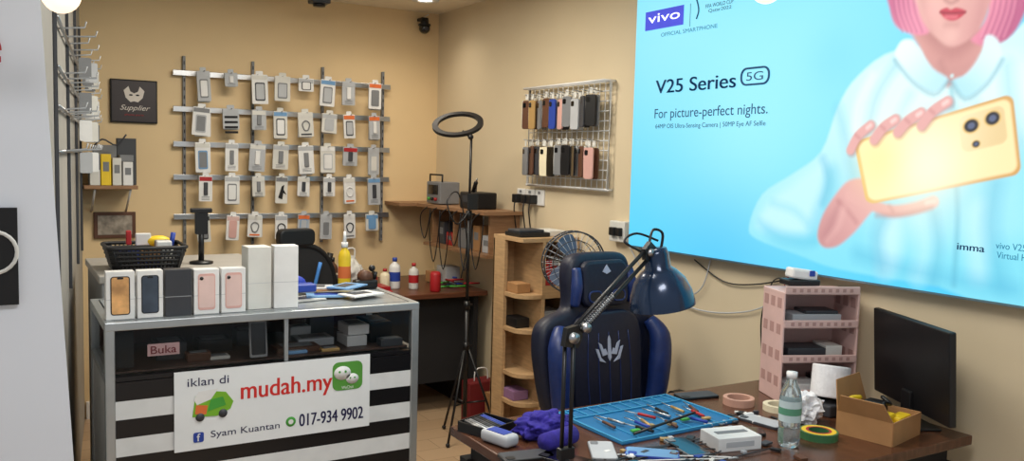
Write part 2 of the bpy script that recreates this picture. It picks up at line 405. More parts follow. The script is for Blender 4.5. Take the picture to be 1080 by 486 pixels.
for r,z in enumerate(rz):
    for k,x in enumerate(cols):
        xx=x+random.uniform(-.012,.012);w=random.choice([.075,.085,.095]);h=random.choice([.12,.15,.165,.175])
        if (r,k) in ((0,1),(0,4)): h=.08
        if r==4: h*=.9
        y=-.13+random.uniform(-.02,.02);tl=random.uniform(-4,4)
        M=T(xx,y,z+.012)@RY(tl)@FRONT
        bm_=random.choice(body)
        b.rrect((0,-h/2),w,h,.006,-.006,.006,bm_,M,.001)
        b.rrect((0,.006),w*.45,.03,.006,-.002,.002,bm_,M)
        b.box((0,-.018,.007),(w*.94,.024,.002),hdr[r][k],M=M)
        st=random.random()
        if (r,k)==(1,1):
            for q in range(4): b.box((0,-.05-q*.03,.0075),(w*.8,.013,.002),BLACKM,M=M)
        elif (r,k)==(3,3):
            b.prism([(-.02,-.13),(.0,-.06),(.015,-.05),(.012,-.08),(.03,-.11),(.01,-.10),(.005,-.14)],.006,.009,BLACKM,M)
        elif r==4 and k in (1,7):
            b.rrect((0,-h*.55),w*.6,h*.7,.01,.006,.012,ROSE if k==1 else SKYB,M)
        elif st<.45:
            b.rrect((0,-h*.58),w*.62,h*.62,.008,.006,.009,random.choice([GREY,DGREY,SKYB,LGREY]),M)
            b.rrect((0,-h*.58),w*.5,h*.52,.006,.009,.0105,random.choice([LGREY,WHITE,GREY,OFFW]),M)
        elif st<.75:
            P=[(.022*math.cos(a)*(1+.1*math.sin(3*a)),-h*.55+.03*math.sin(a),.009) for a in np.linspace(0,2*PI,20)[:-1]]
            b.tube(P,.004,random.choice([WHITE,DGREY,GREY]),6,cyc=True,M=M);b.box((0,-h*.9,.007),(w*.7,.01,.002),random.choice([GREY,ORG,DGREY]),M=M)
        else:
            b.box((0,-h*.5,.01),(w*.3,h*.5,.012),random.choice([DGREY,GREY,WHITE]),.003,M=M)
            for q in range(3): b.box((0,-h*.82-q*.008,.0065),(w*.6,.003,.001),GREY,M=M)
        if random.random()<.5: b.rrect((.01,-h/2-.004),w*.95,h,.006,.02,.026,random.choice(body),T(xx,y+.05,z+.01)@FRONT)
b.done()

b=B('framed_picture',(.667,5.43,1.83))
b.box((0,-.012,0),(.25,.022,.245),BLACKM,.003);b.box((0,-.024,0),(.235,.004,.23),mat('picture_dark',(38,22,24),.4))
PW=mat('picture_print',(222,214,206),.5)
Mp=T(0,-.027,0)@FRONT
b.prism([(-.055,.06),(-.03,.085),(-.02,.055),(0,.045),(.02,.055),(.03,.085),(.055,.06),(.045,.02),(.02,-.005),(0,.0),(-.02,-.005),(-.045,.02)],0,.002,PW,Mp)
b.sph((-.018,.035,.002),.008,BLACKM,(1.3,.6,.3),M=Mp);b.sph((.018,.035,.002),.008,BLACKM,(1.3,.6,.3),M=Mp)
b.text('Supplier',-.075,-.06,.16,.038,PW,Mp,.001,shear=.4,z=.001);b.text('phone parts',-.05,-.085,.10,.014,RED,Mp,.001,z=.001)
b.done()
b=B('security_camera',(2.46,5.43,2.43))
b.box((0,-.04,.045),(.05,.08,.02),BLACK,.004);b.cyl((0,-.07,.04),(0,-.07,.0),.028,BLACK)
b.sph((0,-.07,-.015),.038,BLACKG);b.cyl((0,-.07,.0),(0,-.07,.012),.042,BLACK);b.cyl((0,-.105,-.02),(0,-.112,-.022),.014,DGREY)
b.tube([(0,-.01,.05),(.03,-.004,.07),(.06,-.004,.09)],.004,WHITE)
b.done()
b=B('ceiling_junction_box',(1.62,5.0,2.53));b.box((0,0,-.05),(.11,.1,.1),DGREY,.008);b.cyl((0,0,-.1),(0,0,-.115),.035,BLACK);b.done()

# ------------------------------------------------------------ phone-case wire panel on right wall
b=B('phone_case_wire_panel',(2.6,0,0))
ya,yb,za,zb=3.42,4.17,1.415,1.95
b.tube([(-.03,ya,za),(-.03,yb,za),(-.03,yb,zb),(-.03,ya,zb)],.009,WHITE,8,cyc=True)
for k in range(1,11): 
    z=za+(zb-za)*k/11;b.cyl((-.03,ya,z),(-.03,yb,z),.003,WHITE,seg=6)
for k in range(1,16):
    y=ya+(yb-ya)*k/16;b.cyl((-.026,y,za),(-.026,y,zb),.003,WHITE,seg=6)
b.cyl((-.07,ya,zb-.0),(-.07,yb,zb),.006,WHITE,seg=8)
for y in (ya,yb): b.cyl((0,y,zb),(-.07,y,zb),.006,WHITE,seg=8);b.cyl((0,y,za),(-.04,y,za),.006,WHITE,seg=8)
b.done()
b=B('hanging_phone_cases',(2.6,0,0))
c1=[BROWN,GOLD,GREY,BROWN,BLUE,ROSE,GREY,LGREY,DGREY,BLACK];c2=[GREY,BROWN,DGREY,CREAM,BLACKG,GREY,BLACK,BLACKG,BROWN,ROSE];c3=[GREY,DGREY,LGREY,BLACK,BROWN,OFFW]
for row,(zt,cc) in enumerate(((1.90,c1),(1.655,c2))):
    for k in range(10):
        y=4.09-k*.067+random.uniform(-.006,.006);dz=random.uniform(-.008,.008)
        b.cyl((-.03,y,zt),(-.115,y,zt+.01),.0025,CHROME,seg=6)
        for q in range(2):
            M=T(-.10+q*.035,y+q*.006,zt-.005+dz)@RZ(random.uniform(-18,18))@RWALL
            m1=cc[k] if q==0 else random.choice(c3)
            hh=.155
            b.rrect((0,-.02-hh/2),.06,hh,.012,-.005,.005,m1,M,.002)
            b.rrect((0,.0),.02,.03,.005,-.001,.001,OFFW,M)
            b.rrect((-.014,-.045),.022,.026,.006,.005,.0065,BLACKG,M)
            b.tube([(-.031,-.02,0),(-.033,-.1,0),(-.031,-.17,0)],.003,random.choice([OFFW,GREY,cc[k]]),6,M=M)
b.done()
b=B('wall_power_socket',(2.6,4.17,1.345))
for y,mm in ((.1,WHITE),(0,WHITE),(-.1,WHITE)):
    b.box((-.006,y,0),(.012,.088,.088),mm,.004);b.box((-.014,y,.028),(.006,.02,.014),GREY,.001)
for y in (.1,0,-.06): b.box((-.035,y,-.012),(.05,.045,.05),BLACK,.006);b.tube([(-.05,y,-.03),(-.06,y-.01,-.08),(-.03,y+.01,-.2)],.004,BLACK,6,sm=4)
b.done()

# ------------------------------------------------------------ corner shelf, stacked tools
b=B('corner_shelf')
b.prism([(2.22,5.43),(2.22,5.17),(2.34,5.17),(2.34,4.25),(2.6,4.25),(2.6,5.43)],1.235,1.255,WOODS)
b.prism([(2.36,5.1),(2.36,4.25),(2.6,4.25),(2.6,5.1)],.99,1.008,WOODS)
for y in (4.3,4.75,5.05): b.box((2.5,y,1.12),(.2,.016,.225),WOODS)
b.done()
b=B('bench_power_supply',(2.46,5.03,1.255))
b.box((0,0,.075),(.14,.2,.14),GREY,.006);b.box((-.071,0,.095),(.004,.14,.06),BLACKG);b.tube([(-.05,-.09,.145),(-.05,-.09,.19),(-.05,.09,.19),(-.05,.09,.145)],.006,BLACK)
for k in range(3): b.cyl((-.07,-.05+.05*k,.035),(-.085,-.05+.05*k,.035),.01,[RED,BLACK,GREEN][k])
b.done()
b=B('soldering_station',(2.46,4.55,1.255))
b.box((0,0,.05),(.15,.2,.1),BLACK,.01);b.box((-.078,0,.06),(.004,.1,.04),DGREY);b.cyl((-.02,.03,.1),(-.06,-.08,.16),.012,BLACK);b.cyl((-.06,-.08,.16),(-.08,-.13,.18),.005,CHROME)
b.tube([(0,.03,.1),(.04,.1,.14),(.05,.14,.06),(.06,.16,.0)],.005,BLACK,6,sm=4)
b.done()
b=B('parts_boxes_on_shelf',(2.48,4.68,1.008))
for k,(y,w,h,m_) in enumerate([(-.33,.14,.10,LGREY),(-.2,.1,.15,CARD),(-.02,.14,.12,GREY),(.15,.12,.08,RED),(.27,.1,.14,DGREY)]):
    b.box((0.0,y,h/2+.001),(.13,w*.8,h),m_,.003)
    b.box((-.066,y,h*.6),(.002,w*.5,h*.3),GREY)
b.done()
b=B('shelf_cables',(2.38,4.7,1.25))
for k in range(6):
    y=-.4+.14*k;d=random.uniform(.15,.42)
    b.tube([(-.03,y,.0),(-.07,y+.03,-.05),(-.06,y+.06,-d*.6),(-.05,y+.02,-d),(-.055,y-.05,-d*.5),(-.05,y-.06,-.02)],.0035,random.choice([BLACK,DGREY,BLACK]),6,sm=5)
b.done()

# ------------------------------------------------------------ back desk
b=B('back_desk')
b.box((1.96,4.98,.735),(1.2,.8,.03),WOODD,.004)
b.box((1.4,4.98,.36),(.03,.72,.72),BLACKM);b.box((2.5,4.98,.36),(.03,.72,.72),BLACKM);b.box((1.95,4.68,.45),(1.06,.02,.52),BLACKM)
b.done()
def bottle(name,loc,r,h,mb,mc,label=None):
    b=B(name,loc)
    b.lathe([(0,0),(r*.92,0),(r,.008),(r,h*.68),(r*.85,h*.76),(r*.38,h*.84),(r*.36,h*.9)],mb,seg=18)
    b.cyl((0,0,h*.88),(0,0,h),r*.42,mc)
    if label: b.cyl((0,0,h*.25),(0,0,h*.55),r*1.02,label,cap=False,seg=18)
    return b.done()
bottle('glue_bottle',(1.98,4.82,.75),.03,.13,CREAM,RED)
bottle('alcohol_bottle',(2.06,4.86,.75),.035,.19,WHITE,BLUE,label=BLUE)
bottle('flux_bottle',(1.93,4.88,.75),.025,.11,RED,BLACK)
bottle('cleaner_bottle',(2.16,4.8,.75),.03,.16,OFFW,RED,label=RED)
bottle('thinner_bottle',(1.68,4.9,.75),.032,.2,BROWN,BLACK,label=CREAM)
b=B('plastic_bag',(1.84,5.05,.75))
bm=bmesh.new();bmesh.ops.create_icosphere(bm,subdivisions=4,radius=1)
for v in bm.verts:
    n_=noise.noise(v.co*2.5)*.3+noise.noise(v.co*6)*.15
    v.co=v.co*(1+n_);k_=1-.45*max(0,v.co.z);v.co=Vector((v.co.x*.09*k_,v.co.y*.07*k_,max(.002,v.co.z*.1+.09)))
b.addbm(bm,OFFW,None,True)
b.tube([(-.03,0,.15),(-.03,0,.22),(.03,0,.23),(.03,0,.15)],.006,OFFW,6,sm=4)
b.done()
b=B('hot_air_station',(1.58,4.78,.75),10)
b.box((0,0,.06),(.14,.2,.12),DGREY,.01);b.box((0,-.101,.07),(.1,.003,.06),BLACKG)
for k in range(3): b.cyl((-.04+.04*k,-.1,.025),(-.04+.04*k,-.112,.025),.009,BLACK)
b.tube([(.05,-.08,.1),(.1,-.12,.16),(.12,-.1,.08)],.008,BLACK,6,sm=5);b.cyl((.02,0,.12),(.05,.0,.24),.018,BLACK)
b.done()
b=B('drinks_can',(2.24,4.66,.75));b.lathe([(0,0),(.028,0),(.033,.01),(.033,.105),(.027,.12),(.025,.118),(0,.116)],RED);b.done()
b=B('notebook_stack',(1.82,4.70,.75),-8)
b.box((0,0,.012),(.26,.17,.022),OFFW);b.box((0,0,.026),(.265,.175,.006),RED,.002);b.box((.02,.0,.04),(.2,.14,.02),mat('crimson_cover',(150,24,32),.4),.002,M=RZ(8))
b.done()
b=B('repair_tools_pile',(2.42,4.87,.75))
for k in range(14):
    a=random.uniform(0,180);x,y=random.uniform(-.06,.1),random.uniform(-.2,.2);L=.05;h=.008+.012*(k%4)
    dx,dy=L*math.cos(math.radians(a)),L*math.sin(math.radians(a));b.cyl((x-dx,y-dy,h),(x+dx,y+dy,h),.006,random.choice([RED,BLUE,BLACK,BLACK,CHROME,GREEN]),seg=8)
b.box((.06,.1,.06),(.1,.14,.1),LGREY,.004);b.box((-.03,.14,.04),(.06,.1,.07),CARD,.003)
b.done()
b=B('paper_bags_under_desk',(2.42,4.4,0))
b.prism([(-.1,0),(.05,0),(.06,.26),(-.1,.25)],-.05,.05,mat('dark_red_paper',(110,24,28),.6),FRONT,.01);b.tube([(-.05,-.02,.25),(-.04,-.02,.32),(.03,-.02,.32),(.04,-.02,.25)],.004,WHITE,6,sm=4)
b.prism([(.0,0),(.15,0),(.16,.19),(-.01,.2)],.07,.15,CARD,FRONT,.008)
b.done()

# ------------------------------------------------------------ wooden cubby shelf on right
b=B('wooden_shelf_unit',(0,0,0))
x0,x1,y0,y1,xm=2.24,2.58,3.66,3.96,2.37
b.box(((x0+x1)/2,y1-.008,.575),(x1-x0,.012,1.13),WOOD)
b.box((x1-.01,(y0+y1)/2,.575),(.02,y1-y0,1.15),WOOD);b.box((xm,(y0+y1)/2,.575),(.018,y1-y0,1.13),WOOD)
for z in (.05,.30,.45,.68,.86,1.15):
    P=[(x1,y1),(x0+.01,y1)]+[(x0+.1-.1*math.cos(a),y0+.1-.1*math.sin(a)) for a in np.linspace(0,PI/2,7)]+[(x1,y0)]
    if z==1.15: P=[(x1,y1),(x0,y1),(x0,y0),(x1,y0)]
    b.prism(P,z-.01,z+.01,WOOD)
b.box((x0+.009,y1-.06,.575),(.018,.12,1.13),WOOD)
for z in (.30,.68,.86): b.box(((xm+x1)/2,y0+.008,z+.03),(x1-xm,.012,.05),WOOD)
b.done()
b=B('shelf_books_and_boxes')
LIL=mat('lilac_box',(140,104,142),.5)
b.box((2.41,3.76,.957),(.05,.15,.17),RED,.003);b.box((2.46,3.77,.942),(.03,.15,.14),mat('dark_red_cover',(120,22,24),.4),.003);b.box((2.51,3.77,.95),(.05,.14,.155),OFFW,.003)
b.box((2.30,3.8,.896),(.08,.12,.05),CARD,.003);b.box((2.30,3.8,.716),(.08,.12,.05),BLACK,.003);b.box((2.46,3.8,.731),(.14,.14,.08),LGREY,.003)
b.box((2.47,3.8,.501),(.16,.16,.08),WHITE,.003);b.box((2.30,3.8,.336),(.09,.12,.05),LIL,.003);b.box((2.47,3.8,.341),(.16,.16,.06),CARD,.003)
b.box((2.47,3.8,.121),(.16,.18,.12),LIL,.003)
b.box((2.35,3.8,1.172),(.18,.16,.022),BLACK,.004);b.box((2.34,3.8,1.19),(.15,.12,.014),DGREY,.004);b.box((2.5,3.82,1.175),(.1,.15,.03),OFFW,.004)
b.done()

b=B('standing_fan',(2.36,3.40,0),-20)
b.lathe([(0,0),(.15,0),(.16,.012),(.14,.03),(.03,.05),(0,.05)],BLACK);b.cyl((0,0,.04),(0,0,.96),.014,GREY);b.cyl((0,0,.94),(0,0,1.03),.022,BLACK)
b.cyl((0,.03,1.07),(0,.13,1.07),.045,BLACK,.035)
MF=T(0,-.0,1.07)@RX(90)
for rad,zz in ((.15,.0),(.15,.05),(.11,-.02),(.07,-.03),(.11,.07),(.07,.08),(.035,.085)):
    P=[(rad*math.cos(a),rad*math.sin(a),zz) for a in np.linspace(0,2*PI,32)[:-1]]
    b.tube(P,.004 if rad>.14 else .002,DGREY,6,cyc=True,M=MF)
for k in range(28):
    a=2*PI*k/28;c,s_=math.cos(a),math.sin(a)
    b.tube([(.03*c,.03*s_,.087),(.1*c,.1*s_,.073),(.15*c,.15*s_,.05),(.15*c,.15*s_,.0),(.1*c,.1*s_,-.024),(.03*c,.03*s_,-.034)],.0013,LGREY,4,M=MF)
b.cyl((0,-.088,1.07),(0,-.094,1.07),.035,BLACK)
bladeM=mat('fan_blade',(90,104,130),.4)
for k in range(3):
    M=MF@RZ(120*k)
    P=crom([Vector(p) for p in [(.02,-.01),(.06,-.05),(.12,-.055),(.135,0),(.11,.04),(.05,.025)]],4,True)
    b.prism([tuple(p) for p in P],.02,.024,bladeM,M@RX(18))
b.cyl((0,-.0,1.07),(0,-.05,1.07),.028,BLACK)
b.done()

# ------------------------------------------------------------ tripod with ring light
b=B('ring_light_stand',(2.2,4.17,0))
b.cyl((0,0,.12),(0,0,.75),.012,BLACK);b.cyl((0,0,.75),(0,0,1.25),.009,BLACK);b.cyl((0,0,1.25),(.004,0,1.67),.007,BLACK)
for z in (.75,1.25,.52): b.cyl((0,0,z-.025),(0,0,z+.02),.017,BLACK);b.cyl((0,0,z),(.03,-.01,z),.006,BLACK)
for a in (100,215,335):
    c,s_=math.cos(math.radians(a)),math.sin(math.radians(a))
    b.tube([(.015*c,.015*s_,.50),(.19*c,.19*s_,.012)],.007,BLACK);b.tube([(.01*c,.01*s_,.2),(.115*c,.115*s_,.21)],.005,BLACK);b.sph((.19*c,.19*s_,.012),.012,BLACK)
b.sph((0,0,1.67),.016,BLACK);b.tube([(0,0,1.67),(-.03,-.0,1.685),(-.05,0,1.70)],.007,BLACK)
MR=T(-.085,-.01,1.735)@RZ(-30)@RY(-6)@RX(29)
b.lathe([(.138,-.008),(.138,.008),(.108,.008),(.108,-.008),(.138,-.008)],BLACK,MR,40,False)
b.lathe([(.134,-.0095),(.112,-.0095)],mat('ring_diffuser',(150,150,150),.5),MR,40,False)
b.box((0,-.02,1.3),(.03,.03,.05),BLACK,.004);b.box((.0,-.04,1.32),(.065,.01,.09),BLACK,.004)
b.tube([(0,-.02,1.28),(-.09,-.03,1.2),(-.14,-.01,1.32),(-.06,.01,1.36),(-.01,0,1.1),(-.04,0,.9)],.004,BLACK,6,sm=6)
b.done()

# ------------------------------------------------------------ office chair behind counter
b=B('office_chair',(1.33,4.12,0),12)
b.lathe([(0,.06),(.03,.06),(.03,.4),(0,.4)],CHROME)
for k in range(5):
    a=2*PI*k/5;c,s_=math.cos(a),math.sin(a);b.tube([(0,0,.12),(.15*c,.15*s_,.1),(.27*c,.27*s_,.07)],.017,BLACK);b.cyl((.27*c-.012*s_,.27*s_+.012*c,.03),(.27*c+.012*s_,.27*s_-.012*c,.03),.03,BLACK)
b.box((0,0,.45),(.46,.44,.09),BLACKM,.035,seg=3)
P=crom([Vector(p) for p in [(-.2,.52),(-.23,.75),(-.21,.95),(-.13,1.06),(0,1.09),(.13,1.06),(.21,.95),(.23,.75),(.2,.52)]],4,False)
b.prism([tuple(p) for p in P],-.22,-.19,BLACKM,FRONT,.008)
b.tube([(p[0],.2,p[1]) for p in P],.016,BLACK)
b.tube([(0,.24,.42),(0,.28,.6),(0,.25,.85)],.025,BLACK)
b.rrect((0,1.13),.2,.09,.03,-.235,-.18,BLACK,FRONT,.01);b.tube([(0,.22,1.0),(0,.23,1.13)],.015,BLACK)
for sx in (-1,1): b.tube([(sx*.2,0,.45),(sx*.27,0,.5),(sx*.27,0,.66)],.015,BLACK);b.box((sx*.27,-.02,.67),(.06,.24,.03),BLACK,.01)
b.tube([(-.12,.16,.85),(-.04,.17,.95),(.05,.165,.8),(.12,.165,1.0)],.01,mat('teal_lanyard',(60,120,190),.6),6,sm=4)
b.done()

# ------------------------------------------------------------ glass counter
b=B('display_counter')
X0,X1,Y0,Y1=.275,1.37,3.0,3.5
wsh=mat('counter_white',(220,222,224),.35);blk=mat('counter_black',(18,18,22),.3)
b.box(((X0+X1)/2,(Y0+Y1)/2,.4),(X1-X0-.01,Y1-Y0-.02,.8),wsh)
n=13;hs=.8/n
for k in range(n):
    b.box(((X0+X1)/2,Y0+.001,.8-hs*(k+.5)),(X1-X0-.05,.016,hs),blk if k%2==0 else wsh)
for x in (X0+.015,X1-.015):
    for y in (Y0+.002,Y1-.015): b.box((x,y,.5),(.03,.03,1.0),ALU,.003)
b.box(((X0+X1)/2,Y0+.002,.985),(X1-X0,.032,.028),ALU,.003);b.box(((X0+X1)/2,Y0+.004,.81),(X1-X0-.04,.02,.014),blk)
b.box(((X0+X1)/2,Y1-.015,.985),(X1-X0,.03,.028),ALU);
for x in (X0+.015,X1-.015): b.box((x,(Y0+Y1)/2,.985),(.03,Y1-Y0,.028),ALU);b.box((x,(Y0+Y1)/2,.81),(.03,Y1-Y0,.02),ALU)
b.box(((X0+X1)/2,Y1-.03,.9),(X1-X0-.06,.01,.16),mat('counter_back_red',(74,40,34),.6,var=.4,scale=8))
b.box(((X0+X1)/2,(Y0+Y1)/2,.824),(X1-X0-.06,Y1-Y0-.06,.006),mat('counter_deck',(72,54,48),.5,var=.3,scale=10))
b.box(((X0+X1)/2,Y0+.002,.897),(X1-X0-.06,.004,.15),GLASS)
b.box((X0+.015,(Y0+Y1)/2,.897),(.004,Y1-Y0-.06,.15),GLASS)
b.box((.86,Y0+.0,.9),(.014,.014,.16),ALU)
b.box(((X0+X1)/2,(Y0+Y1)/2,.995),(X1-X0-.05,Y1-Y0-.05,.008),mat('counter_top_sheet',(140,146,150),.2,var=.1))
b.done()
b=B('counter_stock')
for k,(x,y,w,d,h,m_) in enumerate([(.50,3.2,.10,.12,.06,DGREY),(.66,3.25,.12,.1,.045,BLACK),(.93,3.12,.16,.1,.02,BROWN),(1.02,3.2,.14,.1,.03,LGREY),(1.16,3.15,.08,.12,.04,WHITE),(1.17,3.16,.085,.12,.038,WHITE),(1.27,3.2,.09,.16,.08,BLACK),(.8,3.3,.1,.08,.06,DGREY),(1.1,3.36,.1,.06,.08,GREY),(.58,3.1,.08,.05,.03,BROWN),(1.28,3.06,.09,.05,.03,DGREY),(.92,3.07,.07,.04,.012,SKYB),(1.04,3.06,.07,.04,.012,GOLD),(.65,3.1,.07,.05,.012,OFFW),(.99,3.28,.08,.06,.06,WHITE)]):
    z0=.827+(.042 if k==5 else 0);b.box((x,y,z0+h/2),(w,d,h),m_,.003);b.box((x,y,z0+h+.001),(w*.7,d*.6,.002),GREY if m_!=GREY else WHITE)
M=T(.77,3.03,.9)@RX(-8)@FRONT
b.rrect((0,0),.062,.13,.008,-.004,.004,GREY,M,.001);b.rrect((0,0),.05,.11,.005,.004,.005,BLACKG,M)
b.box((.455,3.012,.895),(.10,.003,.04),mat('pink_label',(214,176,180),.7));b.text('Buka',.415,.882,.08,.026,mat('maroon_ink',(120,30,44),.5),T(0,3.010,0)@FRONT,.0005,z=.0005)
b.box((.335,3.03,.9),(.06,.01,.12),BLACKM)
b.done()
b=B('advert_banner',(0,2.9885,0))
xa,xb,zc,zd=.483,1.172,.545,.817
b.box(((xa+xb)/2,0,(zc+zd)/2),(xb-xa,.006,zd-zc),mat('banner_vinyl',(232,235,238),.35,var=.02))
Mb=T(0,-.0035,0)@FRONT
TXN=mat('banner_navy_ink',(28,28,74),.5);TXR=mat('banner_red_ink',(206,40,36),.5);LIM=mat('banner_lime',(120,180,44),.5)
b.text('iklan di',.525,.765,.135,.028,TXN,Mb)
for dx in (0,.0025): b.text('mudah.my',.70+dx,.682,.325,.082,TXR,Mb,z=dx*.1)
b.text('Syam Kuantan',.60,.575,.235,.03,TXN,Mb)
for dx in (0,.002): b.text('017-934 9902',.905+dx,.578,.24,.045,TXN,Mb,z=dx*.1)
b.rrect((.56,.588),.034,.034,.006,0,.001,BLUE,Mb);b.text('f',.554,.575,.012,.026,WHITE,Mb,.001,z=.001)
b.lathe([(0,.001),(.017,.001),(.018,0)],GREEN,Mb@T(.875,.60,0));b.lathe([(0,.002),(.009,.002)],WHITE,Mb@T(.875,.60,0))
b.rrect((1.085,.745),.115,.105,.022,0,.001,mat('app_green',(84,150,60),.5),Mb)
for (x,y,r) in ((1.065,.757,.032),(1.103,.733,.024)):
    b.lathe([(0,.0025),(r,.0025),(r,.001)],WHITE,Mb@T(x,y,0)@Matrix.Diagonal((1,.8,1,1)))
    for q in (-1,1): b.lathe([(0,.0035),(r*.14,.0035)],GREEN,Mb@T(x+q*r*.35,y+r*.15,0),10)
b.text('WeChat',1.062,.697,.046,.011,WHITE,Mb,.0005,z=.001)
b.prism([(.54,.66),(.62,.655),(.665,.675),(.675,.70),(.65,.735),(.59,.745),(.55,.73)],0,.0015,LIM,Mb)
b.prism([(.555,.7),(.60,.715),(.625,.75),(.56,.745),(.545,.72)],.0015,.002,WHITE,Mb);b.prism([(.59,.675),(.65,.69),(.64,.72),(.60,.715)],.0015,.0025,GREEN,Mb)
b.prism([(.548,.67),(.585,.665),(.59,.695),(.552,.70)],.0015,.0025,ORG,Mb)
for x,y in ((.565,.657),(.64,.662)): b.lathe([(0,.004),(.014,.004),(.015,0)],DGREY,Mb@T(x,y,0),14)
b.done()
b=B('phone_boxes')
def pbox(b,x0,x1,y,h,d,m_,deco,rz=0):
    w=x1-x0;cx=(x0+x1)/2
    M=T(cx,y,.9995)@RZ(rz)
    b.box((0,d/2,h/2),(w,d,h),m_,.002,M=M)
    b.box((0,d/2,h*.42),(w+.0008,d+.0008,.0015),LGREY,M=M)
    if deco: deco(b,M@FRONT,w,h)
def dphone(body,screen,back=False):
    def f(b,Mf,w,h):
        b.rrect((0,h*.5),w*.68,h*.80,.009,0,.0012,body,Mf);b.rrect((0,h*.5),w*.6,h*(.76 if not back else .7),.006,.0012,.0016,screen,Mf)
        if back: b.lathe([(0,.003),(.006,.003),(.006,.001)],BLACKG,Mf@T(-w*.2,h*.8,0),12)
        else: b.rrect((0,h*.86),w*.22,.006,.002,.0016,.002,body,Mf)
    return f
pbox(b,.284,.37,3.03,.158,.045,WHITE,dphone(BLACKG,mat('coral_wallpaper',(224,168,110),.3,var=.4,scale=18)))
pbox(b,.378,.457,3.03,.158,.045,WHITE,dphone(BLACKG,mat('navy_wallpaper',(60,70,84),.3,var=.4)))
pbox(b,.464,.548,3.03,.158,.045,mat('charcoal_box',(58,60,66),.4),None)
pbox(b,.555,.638,3.03,.155,.045,WHITE,dphone(ROSE,mat('rose_panel',(226,196,190),.4),True))
pbox(b,.645,.727,3.03,.155,.045,WHITE,dphone(ROSE,mat('rose_panel',(226,196,190),.4),True))
pbox(b,.742,.825,3.06,.222,.08,OFFW,None,3)
pbox(b,.832,.918,3.05,.225,.06,WHITE,None,-3)
b.done()
b=B('magazines_and_leaflets',(1.08,3.2,1.0))
for k,(x,y,a,m_) in enumerate([(-.1,.0,10,OFFW),(0,.02,-15,SKYB),(.12,-.04,20,WHITE),(.04,.1,5,CARD),(-.02,.12,-20,LGREY),(.1,.06,40,SKYB)]):
    Mk=T(x,y,.004+.006*k)@RZ(a)
    b.box((0,0,0),(.15,.1,.005),m_,M=Mk);b.box((0,.01,.003),(.09,.05,.001),random.choice([BLUE,DGREY,GREEN,DGREY]),M=Mk)
b.box((-.1,-.02,.05),(.08,.06,.03),BLUE,.006)
b.sph((-.1,.1,.045),.045,mat('blue_pouch',(34,60,170),.6),(1,.7,.8))
b.done()
bo=B('spray_bottle',(1.235,3.45,1.0))
bo.lathe([(0,0),(.024,0),(.026,.006),(.026,.13),(.02,.15),(.01,.165),(.01,.17)],YEL,seg=18);bo.cyl((0,0,.168),(0,0,.19),.014,WHITE);bo.lathe([(.0265,.04),(.0265,.09)],ORG)
bo.cyl((0,0,.19),(0,0,.235),.008,WHITE,.005);bo.done()
b=B('tape_dispenser',(1.30,3.38,1.0));b.box((0,0,.02),(.1,.05,.04),BLACK,.01);b.cyl((0,-.02,.05),(0,.02,.05),.028,BROWN);b.cyl((.04,0,.04),(.045,0,.07),.01,BLACK);b.sph((.03,0,.085),.014,BLACK);b.done()

b=B('low_cabinet')
b.box((.66,3.98,.515),(.66,.62,1.03),mat('cabinet_grey',(140,142,144),.5,var=.06),.004);b.box((.66,3.98,1.045),(.68,.64,.03),mat('cabinet_top',(166,162,156),.4),.004)
b.box((.66,3.668,.6),(.56,.006,.7),DGREY,.002)
b.done()
b=B('storage_basket',(.51,3.86,1.06))
bk=mat('basket_black',(22,22,26),.5)
def ringrect(w,d,z): return [(x,y,z) for x,y in rr((0,0),w,d,.03,3)]
b.box((0,0,.004),(.24,.2,.006),bk)
for k in range(6): b.tube(ringrect(.25+.010*k,.21+.010*k,.012+.017*k),.006 if k<5 else .008,bk,6,cyc=True)
for k in range(36):
    P0=rr((0,0),.25,.21,.03,8);P1=rr((0,0),.30,.26,.03,8);j=k%len(P0);b.tube([(P0[j][0],P0[j][1],.005),(P1[j][0],P1[j][1],.1)],.003,bk,5)
for k in range(-8,9):
    for sy in (-1,1): b.tube([(k*.014,sy*.105,.005),(k*.0165,sy*.13,.1)],.004,bk,5)
for k in range(18):
    b.box((random.uniform(-.1,.1),random.uniform(-.07,.07),random.uniform(.03,.1)),(.06,.04,.05),random.choice([WHITE,DGREY,BLUE,GREY,BLACK,BLACK,OFFW,CARD]),.006)
b.sph((.06,.03,.11),.035,YEL,(1.4,.8,.7));b.box((-.06,0,.13),(.02,.02,.06),RED,.004);b.box((.0,.03,.12),(.06,.02,.05),WHITE,.004);b.cyl((.1,-.02,.08),(.11,-.03,.15),.01,BLUE)
b.done()
b=B('phone_display_stand',(.755,3.95,1.06))
b.lathe([(0,0),(.05,0),(.05,.01),(.01,.016),(0,.016)],BLACK);b.cyl((0,0,.01),(0,0,.17),.012,BLACK);b.rrect((0,.18),.055,.1,.008,.0,.012,BLACK,T(0,0,0)@FRONT,.001);b.box((0,0,.235),(.09,.03,.02),BLACK,.004)
b.done()
b=B('corner_wall_shelf',(0,0,0))
b.box((.52,5.30,1.345),(.27,.25,.02),WOODS,.002);b.tube([(.62,5.42,1.2),(.62,5.2,1.33)],.006,WHITE);b.tube([(.44,5.42,1.2),(.44,5.2,1.33)],.006,WHITE)
b.done()
b=B('shelf_phone_boxes',(.4,5.24,1.356))
for k,(x,w,h,m_) in enumerate([(.04,.05,.16,OFFW),(.095,.05,.17,YEL),(.15,.045,.15,OFFW),(.205,.05,.13,WHITE)]): b.box((x,0,h/2),(w,.12,h),m_,.002);b.box((x,-.061,h*.6),(w*.6,.001,h*.3),GREY)
